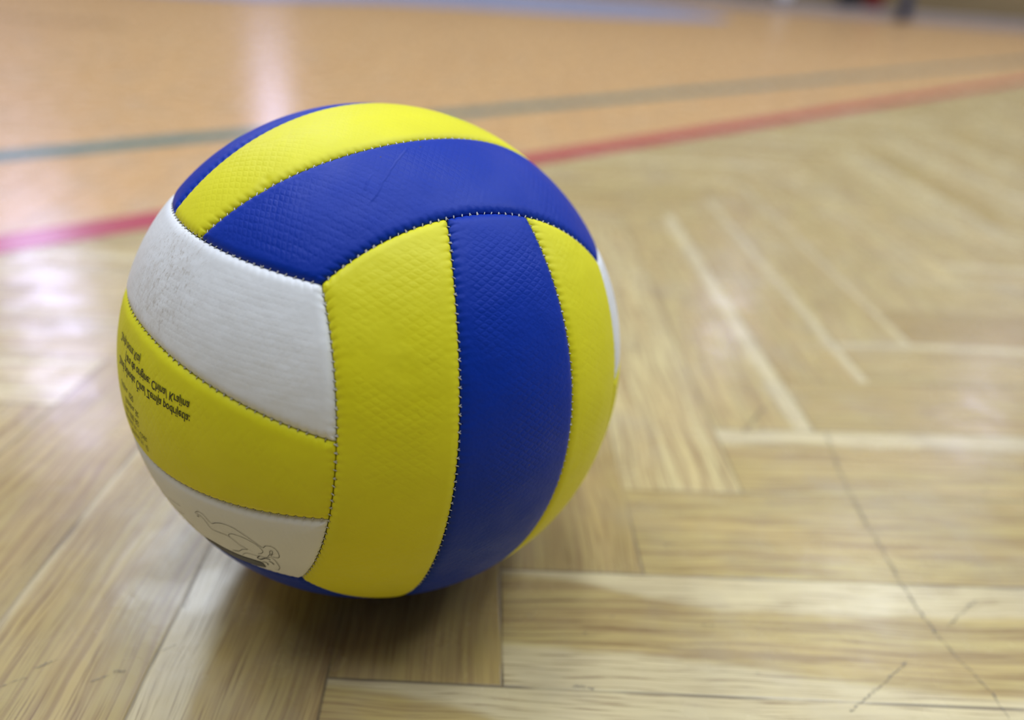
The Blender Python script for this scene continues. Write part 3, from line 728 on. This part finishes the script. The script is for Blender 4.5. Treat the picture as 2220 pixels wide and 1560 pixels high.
def surf_local(d):
    """point on the lower white left panel: follows the pillow profile near its seams"""
    d = d / np.linalg.norm(d)
    dl = [abs(d[2] - seam('left', 0, d[1])) * R / 0.85, abs(d[2] - seam('left', 1, d[1])) * R, abs(d[0] + 0.58) * R / 0.8]
    return to_local(d[None], np.array([R - 0.0002 + float(profile(np.array(min(dl)))) + 0.00024]))[0]
for key, P in DRAW.items():
    if key.startswith('F_'):
        Q = [np.array(p) for p in P]; h = len(Q) // 2 + 1
        top, bot = Q[:h - 0], Q[h - 1:][::-1]
        ts = spline(top, 4); bs = spline(bot, 4); m_ = 24
        A = [ts[int(round(i * (len(ts) - 1) / m_))] for i in range(m_ + 1)]; B = [bs[int(round(i * (len(bs) - 1) / m_))] for i in range(m_ + 1)]
        for i in range(m_ + 1): fv += [surf_local(A[i]), surf_local(B[i])]
        for i in range(m_): ff.append((2 * i, 2 * i + 1, 2 * i + 3, 2 * i + 2))
        continue
    Q = spline(P); w = 0.00010 if key[0] not in 'l' else 0.00009
    if key in ('paw', 'paw2', 'arm', 'beak'): w = 0.00022
    b = len(dv)
    for i, p in enumerate(Q):
        p = p / np.linalg.norm(p); tg = Q[min(i + 1, len(Q) - 1)] - Q[max(i - 1, 0)]; tg /= np.linalg.norm(tg) + 1e-12
        ax = np.cross(p, tg); ax /= np.linalg.norm(ax) + 1e-12
        dv += [surf_local(p - ax * w / R), surf_local(p + ax * w / R)]
    for i in range(len(Q) - 1): df.append((b + 2 * i, b + 2 * i + 1, b + 2 * i + 3, b + 2 * i + 2))
b = len(dv); dv += fv; df += [tuple(i + b for i in f) for f in ff]
o = mesh_obj('printed_drawing', dv, df, INKG, ball); o['label'] = 'thin black outline drawing on the lower white panel'

# ------------------------------------------------------------------ things along the far wall
def rounded_box(name, sx, sy, sz, m, bev, parent=None, loc=(0, 0, 0), taper=0.85, n=6, squash=0.0):
    """soft box: superellipsoid-like mesh with sagging sides"""
    v, f = [], []; nu, nv = 40, 22
    def se(c, e): return math.copysign(abs(c) ** e, c)
    for i in range(nv + 1):
        th = -math.pi / 2 + math.pi * i / nv
        for j in range(nu):
            ph = 2 * math.pi * j / nu
            z = se(math.sin(th), bev); k = (1 - (1 - taper) * (z + 1) / 2) * (1 + squash * math.sin(3 * ph + z))
            v.append((loc[0] + sx / 2 * se(math.cos(th), bev) * se(math.cos(ph), bev) * k, loc[1] + sy / 2 * se(math.cos(th), bev) * se(math.sin(ph), bev) * k, loc[2] + sz / 2 * (z + 1)))
    for i in range(nv):
        for j in range(nu): f.append((i * nu + j, i * nu + (j + 1) % nu, (i + 1) * nu + (j + 1) % nu, (i + 1) * nu + j))
    return mesh_obj(name, v, f, m, parent, smooth=True)
def strap(name, w, h, y, m, parent, z0, r=0.012):
    vs, fs = [], []
    pts = [np.array([w / 2 * math.cos(t), y + 0.02 * math.sin(2 * t), z0 + h * math.sin(t)]) for t in np.linspace(0.0, math.pi, 16)]
    add_tube(vs, fs, pts, r, 8); return mesh_obj(name, vs, fs, m, parent, smooth=True)
def bag(name, label, cat, loc, size, rgb, rot=0.0, group=None):
    e = bpy.data.objects.new(name, None); COL.objects.link(e); e.location = loc; e.rotation_euler = (0, 0, rot); tag(e, label, cat)
    m = simple(name + '_cloth', rgb, 0.8, 0.3, 0.2, 6.0); m2 = simple(name + '_strap', tuple(c * 0.6 for c in rgb), 0.8)
    rounded_box('body', size[0], size[1], size[2], m, 0.45, e, squash=0.03)
    strap('handle', size[0] * 0.5, size[2] * 0.35, 0.0, m2, e, size[2] * 0.93)
    return e
bag('bag', 'black bag standing on the grey ledge by the far wall, left of the red one', 'bag', (2.70, Y1 - 0.2, LEDGE), (0.19, 0.15, 0.24), (0.018, 0.018, 0.022), 0.1)
bag('bag', 'dark red bag on the grey ledge between the black bag and navy bottle', 'bag', (2.905, Y1 - 0.22, LEDGE), (0.19, 0.14, 0.22), (0.16, 0.022, 0.018), -0.15)
# navy drinking bottle on the floor in front of the ledge
e = bpy.data.objects.new('water_bottle', None); COL.objects.link(e); e.location = (3.10, Y1 - LEDGE_D - 0.07, 0)
tag(e, 'narrow navy bottle standing on the floor in front of the grey ledge', 'bottle')
def lathe(name, prof, m, parent, ns=32):
    v, f = [], []
    for r, z in prof:
        for j in range(ns): v.append((r * math.cos(2 * math.pi * j / ns), r * math.sin(2 * math.pi * j / ns), z))
    for i in range(len(prof) - 1):
        for j in range(ns): f.append((i * ns + j, i * ns + (j + 1) % ns, (i + 1) * ns + (j + 1) % ns, (i + 1) * ns + j))
    f.append(tuple(range(ns))[::-1]); f.append(tuple((len(prof) - 1) * ns + j for j in range(ns)))
    return mesh_obj(name, v, f, m, parent, smooth=True)
NAVY = simple('navy_plastic', (0.018, 0.032, 0.085), 0.35, 0.5)
lathe('body', [(0.040, 0), (0.046, 0.006), (0.047, 0.10), (0.044, 0.115), (0.047, 0.13), (0.047, 0.19), (0.036, 0.215), (0.024, 0.222)], NAVY, e)
lathe('cap', [(0.026, 0.220), (0.027, 0.25), (0.018, 0.256), (0.012, 0.262), (0.012, 0.28), (0.006, 0.284)], simple('cap_dark', (0.02, 0.02, 0.025), 0.4), e)
# white ball on the ledge: stitched panels suggested by grooves in the mesh
def grooved_ball(name, r, m, loc):
    v, f = [], []; nu, nv = 64, 40
    for i in range(nv + 1):
        th = math.pi * i / nv
        for j in range(nu):
            ph = 2 * math.pi * j / nu; d = np.array([math.sin(th) * math.cos(ph), math.sin(th) * math.sin(ph), math.cos(th)])
            a = np.sort(np.abs(d)); g = math.exp(-((a[2] - a[1]) / 0.03) ** 2); v.append(tuple(d * (r - 0.0025 * g) + np.array([0, 0, r])))
    for i in range(nv):
        for j in range(nu): f.append((i * nu + j, (i + 1) * nu + j, (i + 1) * nu + (j + 1) % nu, i * nu + (j + 1) % nu))
    o = mesh_obj(name, v, f, m, smooth=True); o.location = loc; return o
wb = grooved_ball('ball', 0.075, simple('white_vinyl', (0.80, 0.80, 0.84), 0.4, 0.5), (2.13, Y1 - 0.20, LEDGE))
tag(wb, 'small white ball on the grey ledge by the far wall, only its underside in view', 'ball')
